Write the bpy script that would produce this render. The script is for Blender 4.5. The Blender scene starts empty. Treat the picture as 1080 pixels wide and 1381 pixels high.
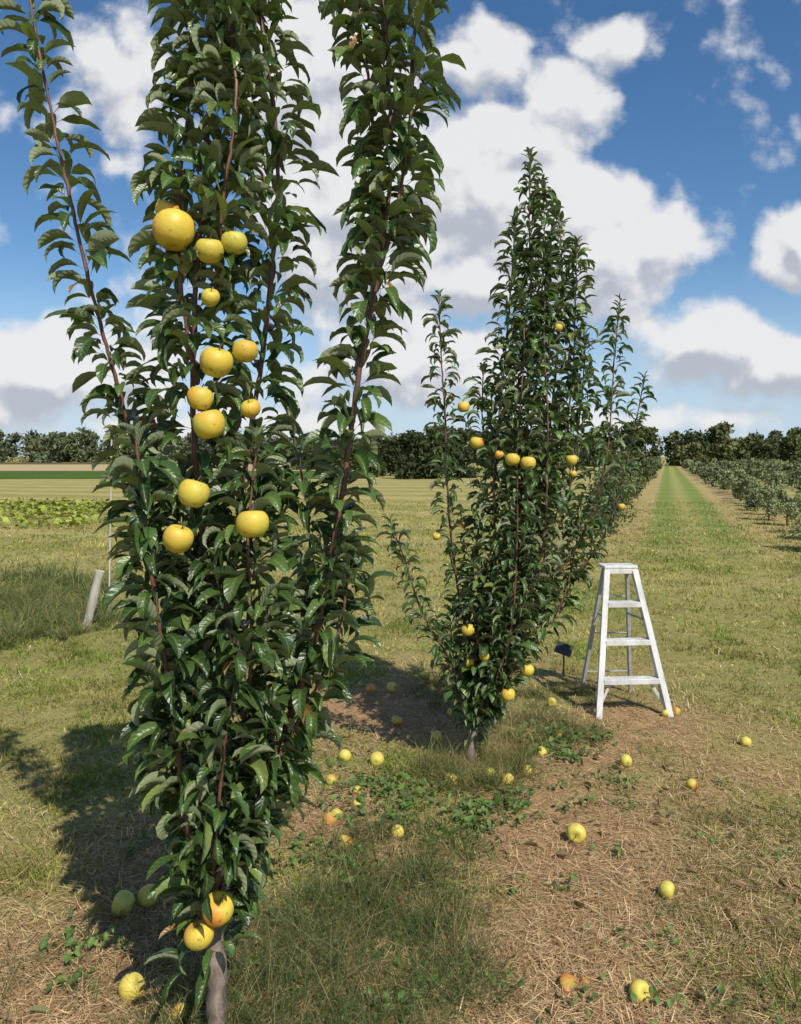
import bpy, math, numpy as np
from mathutils import Vector, Matrix
rng = np.random.default_rng(11)
scene = bpy.context.scene
H = 1.7

# ---------------------------------------------------------------- helpers
def vnoise(x, y, seed=0):
    x = np.asarray(x, float); y = np.asarray(y, float)
    xi = np.floor(x).astype(np.int64); yi = np.floor(y).astype(np.int64)
    fx = x - xi; fy = y - yi
    fx = fx*fx*(3-2*fx); fy = fy*fy*(3-2*fy)
    def h(a, b):
        n = (a*374761393 + b*668265263 + seed*97463) & 0xffffffff
        n = ((n ^ (n >> 13))*1274126177) & 0xffffffff
        return ((n ^ (n >> 16)) & 0xffff)/65535.0
    return (h(xi, yi)*(1-fx)+h(xi+1, yi)*fx)*(1-fy) + (h(xi, yi+1)*(1-fx)+h(xi+1, yi+1)*fx)*fy

def fbm(x, y, seed=0, o=4):
    s = 0; a = 0.5; t = 0
    for i in range(o):
        s = s + a*vnoise(x*2**i, y*2**i, seed+i*13); t += a; a *= 0.5
    return s/t

def mk(name, V, F, mat, smooth=False, col=None, luv=None, parent=None):
    V = np.asarray(V, np.float32); F = np.asarray(F, np.int32)
    me = bpy.data.meshes.new(name)
    me.vertices.add(len(V)); me.vertices.foreach_set('co', V.ravel())
    k = F.shape[1]
    me.loops.add(F.size); me.loops.foreach_set('vertex_index', F.ravel())
    me.polygons.add(len(F)); me.polygons.foreach_set('loop_start', np.arange(len(F), dtype=np.int32)*k)
    me.update(calc_edges=True)
    me.polygons.foreach_set('use_smooth', np.full(len(F), smooth, dtype=bool))
    if col is not None:
        c = np.ones((len(V), 4), np.float32); c[:, :3] = col
        a = me.color_attributes.new('Col', 'FLOAT_COLOR', 'POINT'); a.data.foreach_set('color', c.ravel())
    if luv is not None:
        a = me.attributes.new('luv', 'FLOAT_VECTOR', 'POINT'); a.data.foreach_set('vector', np.asarray(luv, np.float32).ravel())
    me.materials.append(mat)
    ob = bpy.data.objects.new(name, me); scene.collection.objects.link(ob)
    if parent: ob.parent = parent
    return ob

def empty(name):
    e = bpy.data.objects.new(name, None); e.empty_display_size = 0.2
    scene.collection.objects.link(e); return e

def newmat(name):
    m = bpy.data.materials.new(name); m.use_nodes = True
    nt = m.node_tree; nt.nodes.clear()
    return m, nt, nt.nodes, nt.links

def nd(ns, t, **kw):
    n = ns.new(t)
    for k, v in kw.items(): setattr(n, k, v)
    return n

def mixc(ns, ls, f, a, b, mode='MIX'):
    n = ns.new('ShaderNodeMix'); n.data_type = 'RGBA'; n.blend_type = mode
    for idx, v in ((0, f), (6, a), (7, b)):
        if hasattr(v, 'is_linked'): ls.new(v, n.inputs[idx])
        elif idx == 0: n.inputs[0].default_value = v
        else: n.inputs[idx].default_value = (*v, 1)
    return n.outputs[2]

def mth(ns, ls, op, a, b=None, c=None, clamp=False):
    n = ns.new('ShaderNodeMath'); n.operation = op; n.use_clamp = clamp
    for i, v in enumerate((a, b, c)):
        if v is None: continue
        if hasattr(v, 'is_linked'): ls.new(v, n.inputs[i])
        else: n.inputs[i].default_value = v
    return n.outputs[0]

def mrange(ns, ls, v, a, b, c=0, d=1, smooth=False):
    n = ns.new('ShaderNodeMapRange'); n.clamp = True
    if smooth: n.interpolation_type = 'SMOOTHSTEP'
    ls.new(v, n.inputs[0])
    for i, x in enumerate((a, b, c, d)): n.inputs[i+1].default_value = x
    return n.outputs[0]

def noise(ns, ls, vec, scale, detail=4, rough=0.55):
    n = ns.new('ShaderNodeTexNoise'); n.inputs['Scale'].default_value = scale
    n.inputs['Detail'].default_value = detail; n.inputs['Roughness'].default_value = rough
    if vec is not None: ls.new(vec, n.inputs['Vector'])
    return n.outputs[0]

# ---------------------------------------------------------------- materials
def leaf_material(name, under=(0.33, 0.37, 0.22), rough=0.36, trans=0.14, um=.68):
    m, nt, ns, ls = newmat(name)
    out = ns.new('ShaderNodeOutputMaterial')
    col = nd(ns, 'ShaderNodeAttribute', attribute_name='Col')
    luv = nd(ns, 'ShaderNodeAttribute', attribute_name='luv')
    sep = ns.new('ShaderNodeSeparateXYZ'); ls.new(luv.outputs['Vector'], sep.inputs[0])
    ax = mth(ns, ls, 'ABSOLUTE', sep.outputs[0])
    mid = mrange(ns, ls, ax, 0.03, 0.16, 1, 0)
    vv = mth(ns, ls, 'SUBTRACT', sep.outputs[1], mth(ns, ls, 'MULTIPLY', ax, 0.12))
    vein = mth(ns, ls, 'SINE', mth(ns, ls, 'MULTIPLY', vv, 60.0))
    geo = ns.new('ShaderNodeNewGeometry')
    c1 = mixc(ns, ls, mth(ns, ls, 'MULTIPLY', mid, 0.45), col.outputs['Color'], (0.20, 0.27, 0.08))
    v2 = mrange(ns, ls, vein, 0.6, 1.0, 0, 0.15)
    c1 = mixc(ns, ls, v2, c1, (0.14, 0.2, 0.06))
    un = mixc(ns, ls, um, col.outputs['Color'], under)
    c2 = mixc(ns, ls, geo.outputs['Backfacing'], c1, un)
    bs = ns.new('ShaderNodeBsdfPrincipled')
    ls.new(c2, bs.inputs['Base Color'])
    r = mth(ns, ls, 'ADD', mth(ns, ls, 'MULTIPLY', geo.outputs['Backfacing'], 0.35), rough)
    ls.new(r, bs.inputs['Roughness'])
    bp = ns.new('ShaderNodeBump'); bp.inputs['Strength'].default_value = 0.3; bp.inputs['Distance'].default_value = 0.0015
    ls.new(vein, bp.inputs['Height']); ls.new(bp.outputs[0], bs.inputs['Normal'])
    tr = ns.new('ShaderNodeBsdfTranslucent')
    tc = mixc(ns, ls, 1.0, c1, (1.3, 1.6, 0.45), 'MULTIPLY'); ls.new(tc, tr.inputs[0])
    mx = ns.new('ShaderNodeMixShader'); mx.inputs[0].default_value = trans
    ls.new(bs.outputs[0], mx.inputs[1]); ls.new(tr.outputs[0], mx.inputs[2])
    ls.new(mx.outputs[0], out.inputs[0])
    return m

def blade_material(name, rough=0.6, trans=0.25):
    m, nt, ns, ls = newmat(name)
    out = ns.new('ShaderNodeOutputMaterial')
    col = nd(ns, 'ShaderNodeAttribute', attribute_name='Col')
    bs = ns.new('ShaderNodeBsdfDiffuse'); ls.new(col.outputs['Color'], bs.inputs['Color'])
    if trans:
        tr = ns.new('ShaderNodeBsdfTranslucent'); ls.new(col.outputs['Color'], tr.inputs[0])
        mx = ns.new('ShaderNodeMixShader'); mx.inputs[0].default_value = trans
        ls.new(bs.outputs[0], mx.inputs[1]); ls.new(tr.outputs[0], mx.inputs[2])
        ls.new(mx.outputs[0], out.inputs[0])
    else: ls.new(bs.outputs[0], out.inputs[0])
    return m

def simple(name, c1, c2, scale, rough=0.7, bump=0.0, stretch=(1, 1, 1), bdist=0.004):
    m, nt, ns, ls = newmat(name)
    out = ns.new('ShaderNodeOutputMaterial')
    tc = ns.new('ShaderNodeTexCoord'); mp = ns.new('ShaderNodeMapping')
    mp.inputs['Scale'].default_value = stretch
    ls.new(tc.outputs['Object'], mp.inputs[0])
    n1 = noise(ns, ls, mp.outputs[0], scale, 6, 0.65)
    f = mrange(ns, ls, n1, 0.35, 0.65)
    bs = ns.new('ShaderNodeBsdfPrincipled')
    ls.new(mixc(ns, ls, f, c1, c2), bs.inputs['Base Color'])
    bs.inputs['Roughness'].default_value = rough
    if bump:
        b = ns.new('ShaderNodeBump'); b.inputs['Strength'].default_value = bump; b.inputs['Distance'].default_value = bdist
        ls.new(n1, b.inputs['Height']); ls.new(b.outputs[0], bs.inputs['Normal'])
    ls.new(bs.outputs[0], out.inputs[0])
    return m

def apple_material(name):
    m, nt, ns, ls = newmat(name)
    out = ns.new('ShaderNodeOutputMaterial')
    col = nd(ns, 'ShaderNodeAttribute', attribute_name='Col')
    luv = nd(ns, 'ShaderNodeAttribute', attribute_name='luv')
    n1 = noise(ns, ls, luv.outputs['Vector'], 1.3, 3, 0.5)
    n2 = noise(ns, ls, luv.outputs['Vector'], 5.0, 4, 0.6)
    vor = ns.new('ShaderNodeTexVoronoi'); vor.inputs['Scale'].default_value = 9
    ls.new(luv.outputs['Vector'], vor.inputs['Vector'])
    spot = mrange(ns, ls, vor.outputs['Distance'], 0.06, 0.15, 0.5, 0)
    c = mixc(ns, ls, mrange(ns, ls, n1, 0.42, 0.68, 0, 0.65), col.outputs['Color'], (0.46, 0.46, 0.075))
    c = mixc(ns, ls, mrange(ns, ls, n2, 0.48, 0.72, 0, 0.35), c, (0.62, 0.34, 0.05))
    c = mixc(ns, ls, spot, c, (0.34, 0.22, 0.07))
    n3 = noise(ns, ls, luv.outputs['Vector'], 2.4, 3, 0.6)
    c = mixc(ns, ls, mrange(ns, ls, n3, 0.63, 0.69, 0, 0.65), c, (0.22, 0.11, 0.04))
    bs = ns.new('ShaderNodeBsdfPrincipled'); ls.new(c, bs.inputs['Base Color'])
    ls.new(mrange(ns, ls, n2, .3, .7, .42, .62), bs.inputs['Roughness'])
    bp = ns.new('ShaderNodeBump'); bp.inputs['Strength'].default_value = .3; bp.inputs['Distance'].default_value = .003
    ls.new(n2, bp.inputs['Height']); ls.new(bp.outputs[0], bs.inputs['Normal'])
    ls.new(bs.outputs[0], out.inputs[0])
    return m

M_leaf = leaf_material('apple_leaf')
M_weed = leaf_material('weed_leaf', under=(0.16, 0.22, 0.08), rough=0.5, trans=0.25)
M_blade = blade_material('grass_blades')
M_straw = blade_material('dry_straw', trans=0)
M_far = blade_material('far_foliage', trans=0.15)
M_apple = apple_material('apple_skin')
M_barkred = simple('young_bark', (0.10, 0.04, 0.028), (0.19, 0.09, 0.06), 40, 0.5, 0.3, (1, 1, 0.3), 0.002)
M_bark = simple('old_bark', (0.10, 0.075, 0.055), (0.30, 0.24, 0.20), 35, 0.8, 0.8, (1, 1, 0.35), 0.006)
M_stalk = simple('stalk', (0.08, 0.05, 0.03), (0.14, 0.09, 0.05), 30)
M_white = simple('weathered_white_paint', (0.42, 0.42, 0.41), (0.68, 0.68, 0.67), 9, 0.5, 0.1, (1, 1, 0.4), 0.001)
M_metal = simple('ladder_metal', (0.25, 0.25, 0.26), (0.4, 0.4, 0.4), 20, 0.4)
M_post = simple('grey_post_wood', (0.34, 0.32, 0.27), (0.58, 0.54, 0.46), 14, 0.85, 0.7, (1, 1, 0.15), 0.006)
M_dark = simple('sign_dark', (0.02, 0.022, 0.02), (0.05, 0.05, 0.045), 30, 0.4)

# ---------------------------------------------------------------- leaf builder
def leaves(base, az, L, th0, kap, fold, roll, col, ns_=7, wr=0.42, pet=0.14):
    N = len(base)
    s = np.linspace(0, 1, ns_)
    c = np.array([-1, -0.5, 0, 0.5, 1.0])
    b = np.clip((s-pet)/(1-pet), 0, 1)
    w = np.sin(np.pi*b**0.85)**0.75
    w = np.where(b <= 0, 0.035, w); w[-1] = 0.02
    wrr = wr*(.82+.36*rng.random(N))
    W = 0.5*(wrr*L)[:, None]*w[None, :]
    th = th0[:, None] - kap[:, None]*(s[None, :]**1.3)
    ds = 1/(ns_-1)
    dr = np.cos(th)*ds; dz = np.sin(th)*ds
    R = np.concatenate([np.zeros((N, 1)), np.cumsum((dr[:, 1:]+dr[:, :-1])/2, 1)], 1)*L[:, None]
    Z = np.concatenate([np.zeros((N, 1)), np.cumsum((dz[:, 1:]+dz[:, :-1])/2, 1)], 1)*L[:, None]
    h = np.stack([np.cos(az), np.sin(az), 0*az], 1)
    sd = np.stack([-np.sin(az), np.cos(az), 0*az], 1)
    up = np.array([0, 0, 1.0])
    bend = (rng.normal(0, .12, N)*L)[:, None]*(s[None, :]**2)
    nrm = -np.sin(th)[..., None]*h[:, None, :] + np.cos(th)[..., None]*up
    tw = roll[:, None] + rng.normal(0, .45, N)[:, None]*s[None, :]
    cr = np.cos(tw)[..., None]; sr = np.sin(tw)[..., None]
    side = sd[:, None, :]*cr + nrm*sr
    nr2 = nrm*cr - sd[:, None, :]*sr
    ctr = base[:, None, :] + R[..., None]*h[:, None, :] + Z[..., None]*up + bend[..., None]*sd[:, None, :]
    cf = np.cos(fold)[:, None, None, None]; sf = np.sin(fold)[:, None, None, None]
    ripple = (rng.random((N, ns_, 5, 1))-0.5)*0.4
    P = (ctr[:, :, None, :] + W[:, :, None, None]*c[None, None, :, None]*cf*side[:, :, None, :]
         + W[:, :, None, None]*(np.abs(c)[None, None, :, None]**1.3)*(sf+ripple*np.abs(c)[None, None, :, None])*nr2[:, :, None, :])
    V = P.reshape(-1, 3)
    idx = np.arange(N*ns_*5).reshape(N, ns_, 5)
    F = np.stack([idx[:, :-1, :-1], idx[:, 1:, :-1], idx[:, 1:, 1:], idx[:, :-1, 1:]], -1).reshape(-1, 4)
    C = np.repeat(col[:, None, :], ns_*5, 1).reshape(-1, 3)
    U = np.zeros((N, ns_, 5, 3)); U[..., 0] = c[None, None, :]; U[..., 1] = s[None, :, None]; U[..., 2] = rng.random(N)[:, None, None]
    return V, F, C, U.reshape(-1, 3)

def catmull(P, n=14):
    P = np.asarray(P, float)
    Q = np.vstack([2*P[0]-P[1], P, 2*P[-1]-P[-2]])
    out = []
    for i in range(1, len(Q)-2):
        p0, p1, p2, p3 = Q[i-1:i+3]
        for t in np.linspace(0, 1, n, endpoint=False):
            out.append(0.5*((2*p1)+(-p0+p2)*t+(2*p0-5*p1+4*p2-p3)*t*t+(-p0+3*p1-3*p2+p3)*t**3))
    out.append(P[-1]); return np.array(out)

def tube(path, r, k=8):
    n = len(path)
    T = np.gradient(path, axis=0); T /= np.linalg.norm(T, axis=1)[:, None]+1e-9
    ref = np.array([0.0, 1.0, 0.1]); A = np.cross(T, ref); A /= np.linalg.norm(A, axis=1)[:, None]
    B = np.cross(T, A)
    a = np.linspace(0, 2*np.pi, k, endpoint=False)
    r = np.asarray(r)[:, None, None]*(1+0.12*rng.standard_normal((n, 1, 1)).clip(-1.5, 1.5))
    V = path[:, None, :] + r*(np.cos(a)[None, :, None]*A[:, None, :]+np.sin(a)[None, :, None]*B[:, None, :])
    idx = np.arange(n*k).reshape(n, k); j = np.roll(idx, -1, 1)
    F = np.stack([idx[:-1], j[:-1], j[1:], idx[1:]], -1).reshape(-1, 4)
    return V.reshape(-1, 3), F

def merge(parts):
    Vs, Fs, rest = [], [], [[] for _ in parts[0][2:]]
    o = 0
    for p in parts:
        Vs.append(p[0]); Fs.append(p[1]+o); o += len(p[0])
        for i, x in enumerate(p[2:]): rest[i].append(x)
    return (np.vstack(Vs), np.vstack(Fs), *[np.vstack(x) for x in rest])

# ---------------------------------------------------------------- apple builder
def apple_geo(c, r, col, blush, tilt=None, nu=24, nv=16, squash=1.0):
    t = np.linspace(0, np.pi, nv)
    rr = np.sin(t)**0.92*(1+0.07*np.cos(t))
    zz = np.cos(t)*(0.9+.1*rng.random())
    zz = zz - 0.30*np.exp(-(t/0.38)**2) + 0.16*np.exp(-((np.pi-t)/0.32)**2)
    a = np.linspace(0, 2*np.pi, nu, endpoint=False)
    lob = 1+0.03*np.cos(5*a)[None, :]*(t/np.pi)[:, None]**2 + 0.035*np.cos(a+rng.random()*6)[None, :]*np.cos(t)[:, None] + 0.02*np.cos(a*2+rng.random()*6)[None, :]
    X = rr[:, None]*np.cos(a)*lob; Y = rr[:, None]*np.sin(a)*lob; Z = zz[:, None]*np.ones(nu)*squash
    P = np.stack([X, Y, Z], -1).reshape(-1, 3)
    ta, tb = tilt if tilt is not None else (rng.normal()*0.35, rng.random()*6.28)
    ax = Vector((math.cos(tb), math.sin(tb), 0))
    R = np.array(Matrix.Rotation(ta, 3, ax))
    bd = rng.standard_normal(3); bd[1] -= 0.5; bd[0] -= .4; bd /= np.linalg.norm(bd)
    f = np.clip((P@bd)*0.85+0.12, 0, 1)[:, None]*blush
    f = np.clip(f, 0, 1)
    C = np.array(col)[None, :]*(1-f)+np.array([0.60, 0.18, 0.035])[None, :]*f
    dim = np.exp(-((1-np.abs(np.cos(np.repeat(t, nu))))/0.03))[:, None]*0.5
    C = C*(1-dim)+np.array([0.22, 0.22, 0.04])*dim
    U = P + rng.random(3)*20
    V = (P@R.T)*r + np.array(c)
    idx = np.arange(nu*nv).reshape(nv, nu); j = np.roll(idx, -1, 1)
    F = np.stack([idx[:-1], idx[1:], j[1:], j[:-1]], -1).reshape(-1, 4)
    top = np.array([[0, 0, 0.55], [0.02, 0.03, 0.9], [0.1, 0.08, 1.18]])@R.T*r+np.array(c)
    sv, sf = tube(top, [0.045*r]*3, 5)
    return (V, F, C, U), (sv, sf)

# ---------------------------------------------------------------- trees
LC = np.array([[0.038, 0.076, 0.018], [0.052, 0.100, 0.024], [0.078, 0.132, 0.030], [0.024, 0.050, 0.014], [0.125, 0.17, 0.045]])
def leafcols(n):
    k = rng.choice(5, n, p=[.28, .28, .20, .14, .10])
    c = LC[k]*(0.75+0.55*rng.random((n, 1)))
    dry = rng.random(n) < 0.008
    c[dry] = np.array([0.22, 0.12, 0.035])
    return c

def grow(name, base, ub, wb, unit, stems, apples, leafL, nsg, gapk=1.0, spk=1.0, wr=.355):
    """stems are drawn in tree-local drawing units (u right, w down, d back) of `unit` metres"""
    root = empty(name)
    def conv(P):
        P = np.asarray(P, float)
        return np.stack([base[0]+(P[:, 0]-ub)*unit, base[1]+P[:, 2]*unit, (wb-P[:, 1])*unit], 1)
    LP, wood, old = [], [], []
    for st in stems:
        pts = [(p[0], p[1], p[2] if len(p) > 2 else 0) for p in st['p']]
        path = catmull(conv(pts), 12)
        path[:, :2] += (rng.random((len(path), 2))-.5)*0.004
        t = np.linspace(0, 1, len(path))
        rk = 1.0 if st.get('old') else .72
        r = (st['r'][0]*(1-t)+st['r'][1]*t)*rk
        (old if st.get('old') else wood).append(tube(path, r, 8))
        if 'gap' not in st: continue
        seg = np.linalg.norm(np.diff(path, axis=0), axis=1); cum = np.concatenate([[0], np.cumsum(seg)])
        total = cum[-1]
        n = int(total*(1-st.get('t0', 0))/(st['gap']*gapk*unit))
        q = st.get('t0', 0)*total+np.sort(rng.random(n)*1.2+np.arange(n))/max(n, 1)*total*(1-st.get('t0', 0))
        q = q[q < total]
        dens = fbm(q/unit/28.0, q*0+rng.random()*50, 5, 2)
        q = q[rng.random(len(q)) < .35+1.35*dens]; n = len(q)
        B = np.stack([np.interp(q, cum, path[:, i]) for i in range(3)], 1)
        tt = q/total
        az = np.arange(n)*2.39996+rng.normal(0, 0.45, n)+rng.random()*6
        clump = .4+1.2*fbm(q/unit/35.0, q*0+rng.random()*50, 3, 2)
        sp = st.get('spur', 0)*spk*unit*rng.random(n)**0.8*np.clip((1-tt)*5, 0.05, 1)*clump
        B = B+np.stack([np.cos(az), np.sin(az), 0.5*rng.normal(size=n)], 1)*sp[:, None]
        az = az+rng.normal(0, 0.5, n)*(sp > 0.01)
        tipf = np.clip((1-tt)/0.07, 0.0, 1) if not st.get('cut') else np.ones(n)
        L = leafL*st.get('L', 1)*(0.62+0.55*rng.random(n))*(0.5+0.5*tipf)
        th0 = np.radians(rng.normal(34, 20, n)+(1-tipf)*40)
        kap = np.radians(rng.normal(102, 30, n))*(0.45+0.55*tipf)
        fold = np.radians(rng.normal(36, 17, n)); roll = rng.normal(0, 0.42, n)
        LP.append((B, az, L, th0, kap, fold, roll))
    B, az, L, th0, kap, fold, roll = [np.concatenate([x[i] for x in LP]) for i in range(7)]
    ap = []
    keep = np.ones(len(B), bool)
    for (u, w, d, r, bl, g) in apples:
        r = r*.94
        c = conv([(u, w, d)])[0]; ap.append((c, r*unit, bl, g))
        mid = B+np.stack([np.cos(az)*L*.5, np.sin(az)*L*.5, 0.1*L], 1)
        tip = B+np.stack([np.cos(az)*L*.85, np.sin(az)*L*.85, -0.15*L], 1)
        rr = r*unit
        toward = np.array([0.12, -1.0, 0.1])*rr*1.5
        for q in (B, mid, tip):
            keep &= np.linalg.norm(q-c, axis=1) > rr*1.02
            hit = np.linalg.norm(q-(c+toward), axis=1) < rr*1.05
            keep &= ~(hit & (rng.random(len(B)) < 0.8))
    B, az, L, th0, kap, fold, roll = [x[keep] for x in (B, az, L, th0, kap, fold, roll)]
    V, F, C, U = leaves(B, az, L, th0, kap, fold, roll, leafcols(len(B)), ns_=nsg, wr=wr)
    mk('leaves', V, F, M_leaf, True, C, U, root)
    if wood:
        V, F = merge(wood); mk('branches', V, F, M_barkred, True, parent=root)
    if old:
        V, F = merge(old); mk('trunk', V, F, M_bark, True, parent=root)
    body, stk = [], []
    for c, r, bl, g in ap:
        colr = np.array([0.68, 0.49, 0.055])*(1-g)+np.array([0.44, 0.46, 0.07])*g
        a, s = apple_geo(c, r, colr, bl); body.append(a); stk.append(s)
    V, F, C, U = merge(body); mk('apples', V, F, M_apple, True, C, U, root)
    V, F = merge(stk); mk('apple_stalks', V, F, M_stalk, True, parent=root)
    return len(B)

u1 = 2.3/1074
T1 = [
 dict(p=[(292,1412),(291,1300),(280,1180,5),(284,1050,10),(300,920,0),(296,800,10),(278,700,10)], r=(.030,.016), old=True),
 dict(p=[(298,900),(278,760),(262,600),(262,430),(275,250),(288,60),(292,-80)], r=(.014,.008), gap=2.3, spur=38, t0=.12, cut=True),
 dict(p=[(300,850,20),(320,650,40),(345,470,50),(362,300,50),(368,180,40),(350,40,30),(338,-80,30)], r=(.012,.007), gap=2.5, spur=26, t0=.1, cut=True),
 dict(p=[(268,520,-10),(248,380,-20),(245,250,-10),(258,120),(258,0),(262,-80)], r=(.009,.006), gap=3.4, spur=20, t0=.05, cut=True),
 dict(p=[(290,400,0),(305,280,-20),(322,150,-20),(312,30),(314,-80)], r=(.009,.006), gap=3.2, spur=20, t0=.05, cut=True),
 dict(p=[(270,1000,40),(225,820,60),(178,660,60),(142,520,50),(112,400,40),(85,270,30),(62,150,20),(38,10,10),(28,-80,10)], r=(.011,.005), gap=5.4, spur=5, t0=.37, cut=True, L=1.06),
 dict(p=[(178,660,60),(142,520,50),(112,400,40)], r=(.008,.006), gap=6, spur=14, cut=True, L=.9),
 dict(p=[(265,1130,-30),(250,960,-50),(228,800,-60),(212,680,-55),(200,590,-50)], r=(.012,.005), gap=3.0, spur=14, t0=.08, L=1.06),
 dict(p=[(262,1160,20),(225,1040,20),(210,900,30),(200,780,20),(188,700,20),(180,630,10)], r=(.009,.004), gap=3.5, spur=20, t0=.1),
 dict(p=[(292,1190,-10),(350,1060,-10),(405,930,-10),(438,800,-10),(462,660,0),(480,530,0),(503,400,0),(525,260,0),(525,120,0),(510,-80)], r=(.016,.006), gap=3.2, spur=13, t0=.15, cut=True),
 dict(p=[(503,400),(535,280),(553,160),(560,20),(570,-80)], r=(.008,.006), gap=3.0, spur=20, cut=True),
 dict(p=[(510,330,20),(505,220,20),(497,110,10),(472,-80)], r=(.008,.006), gap=3.8, spur=13, cut=True),
 dict(p=[(285,1150,30),(330,1000,-20),(348,850,-50),(342,720,-40),(352,590,-30)], r=(.010,.004), gap=2.4, spur=30),
 dict(p=[(282,1210,0),(335,1090,-20),(402,970,-20),(455,860,-10),(474,730,0)], r=(.010,.004), gap=2.7, spur=24, t0=.1),
 dict(p=[(275,1250,0),(302,1120,-50),(315,990,-60),(330,870,-60),(300,760,-50)], r=(.008,.004), gap=3.0, spur=28, t0=.1),
 dict(p=[(284,1170,20),(350,1080,40),(376,960,40),(408,840,40),(412,700,30),(392,590,30)], r=(.010,.004), gap=2.6, spur=28),
 dict(p=[(287,1295,0),(274,1180,0),(268,1060,0),(250,960,-20),(262,860,-20),(270,760,-20)], r=(.007,.004), gap=2.5, spur=30, L=.9),
 dict(p=[(288,1230,20),(300,1120,30),(285,1000,40),(270,860,40),(240,740,40),(235,640,40)], r=(.008,.004), gap=2.7, spur=32),
]
A1 = [(249,325,-52,29,.8,0),(236,295,-35,17,.9,0),(294,350,-48,19,.2,.35),(324,338,-40,18,.1,.7),(292,408,-35,13,.1,.3),
      (303,494,-50,23,.2,.1),(338,478,-38,18,.4,.1),(281,540,-45,18,.5,0),(295,574,-55,22,.4,0),(345,553,-38,14,.5,0),
      (283,661,-85,21,.05,.4),(265,717,-90,20,.4,.1),(358,698,-95,22,.15,.2),(304,1200,-45,22,1.3,0),(281,1231,-50,20,.9,0)]
n1 = grow('apple_tree', (-0.531, 2.3), 292, 1409, u1, T1, A1, 0.131, 8, gapk=.88)

u2 = 4.4/1074
T2 = [
 dict(p=[(634,1033),(640,975),(662,860),(690,740)], r=(.028,.016), old=True),
 dict(p=[(645,940),(665,850),(695,720),(712,560),(716,400),(714,300),(715,205)], r=(.016,.005), gap=1.2, spur=12),
 dict(p=[(650,930,10),(700,780,20),(742,600,25),(756,450,15),(760,370,10),(756,285,10)], r=(.014,.005), gap=1.2, spur=13),
 dict(p=[(645,940,-10),(665,800,-20),(664,650,-20),(676,520,-10),(688,400,0),(696,290)], r=(.012,.005), gap=1.3, spur=12),
 dict(p=[(660,880),(720,760,-30),(733,600,-30),(730,450,-20),(737,330)], r=(.012,.005), gap=1.3, spur=14),
 dict(p=[(645,930),(622,820),(606,700),(600,560),(595,480),(592,397)], r=(.011,.004), gap=2.0, spur=7, t0=.1),
 dict(p=[(670,880),(745,785),(795,700),(820,600),(827,500),(836,402)], r=(.011,.004), gap=1.8, spur=6, t0=.1, L=.85),
 dict(p=[(690,860,10),(765,790,10),(818,720,10),(846,630,10),(860,570,10),(870,505)], r=(.010,.004), gap=2.0, spur=5, t0=.1, L=.82),
 dict(p=[(640,950,-10),(603,880,-20),(568,820,-20),(545,750,-20),(525,700,-20)], r=(.010,.003), gap=1.8, spur=7, t0=.15, L=.95),
 dict(p=[(660,900),(715,800,10),(765,690,20),(784,560,10),(790,450)], r=(.011,.004), gap=1.5, spur=9),
 dict(p=[(650,950,10),(634,860,10),(640,760,10),(655,640),(650,560),(652,490)], r=(.010,.004), gap=1.7, spur=10, t0=.1),
 dict(p=[(660,950,-10),(700,880,-10),(748,825,-10),(772,760),(785,670)], r=(.010,.004), gap=1.5, spur=12, t0=.1),
 dict(p=[(640,990),(655,940,-20),(690,900,-20),(703,850,-20)], r=(.008,.004), gap=1.7, spur=10),
 dict(p=[(636,985),(618,930,-10),(606,880,-10),(612,820,-10)], r=(.008,.004), gap=1.8, spur=10),
 dict(p=[(645,960,-10),(680,860,-35),(690,740,-45),(692,600,-40),(702,480,-30),(702,390,-10)], r=(.010,.004), gap=1.15, spur=18),
 dict(p=[(645,960,10),(700,850,35),(722,720,45),(700,600,40),(690,480,30)], r=(.010,.004), gap=1.2, spur=18),
 dict(p=[(642,930,0),(640,860,-25),(655,760,-35),(690,700,-40)], r=(.008,.004), gap=1.4, spur=16),
 dict(p=[(700,700,-20),(755,600,-10),(772,500,0),(776,400),(778,325)], r=(.009,.004), gap=1.3, spur=10),
 dict(p=[(725,500,0),(730,400,0),(734,300,0),(730,245)], r=(.007,.003), gap=1.3, spur=10),
 dict(p=[(636,1000,5),(640,930,5),(660,880,10),(680,820,10)], r=(.008,.004), gap=1.6, spur=14),
]
A2 = [(748,445,-22,6.5,.5,0),(624,549,-15,8.5,1.2,0),(641,597,-22,10,1.0,0),(684,619,-50,10.5,.3,.1),(704,624,-50,10.5,.2,.1),(668,613,-42,6,.9,0),
      (765,620,-25,8.5,.1,.1),(768,638,-22,5,.2,.2),(835,682,-10,5,.3,.1),(588,722,-10,6,.2,.2),(628,842,-32,9.5,.1,.4),
      (705,893,-38,9.5,.3,0),(680,926,-35,10,.4,0),(650,876,-32,8,.3,.2),(630,886,-28,7,.1,.3)]
n2 = grow('apple_tree', (0.3851, 4.4), 634, 1030, u2, T2, A2, 0.113, 6, gapk=.90)
print('leaves', n1, n2)

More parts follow.
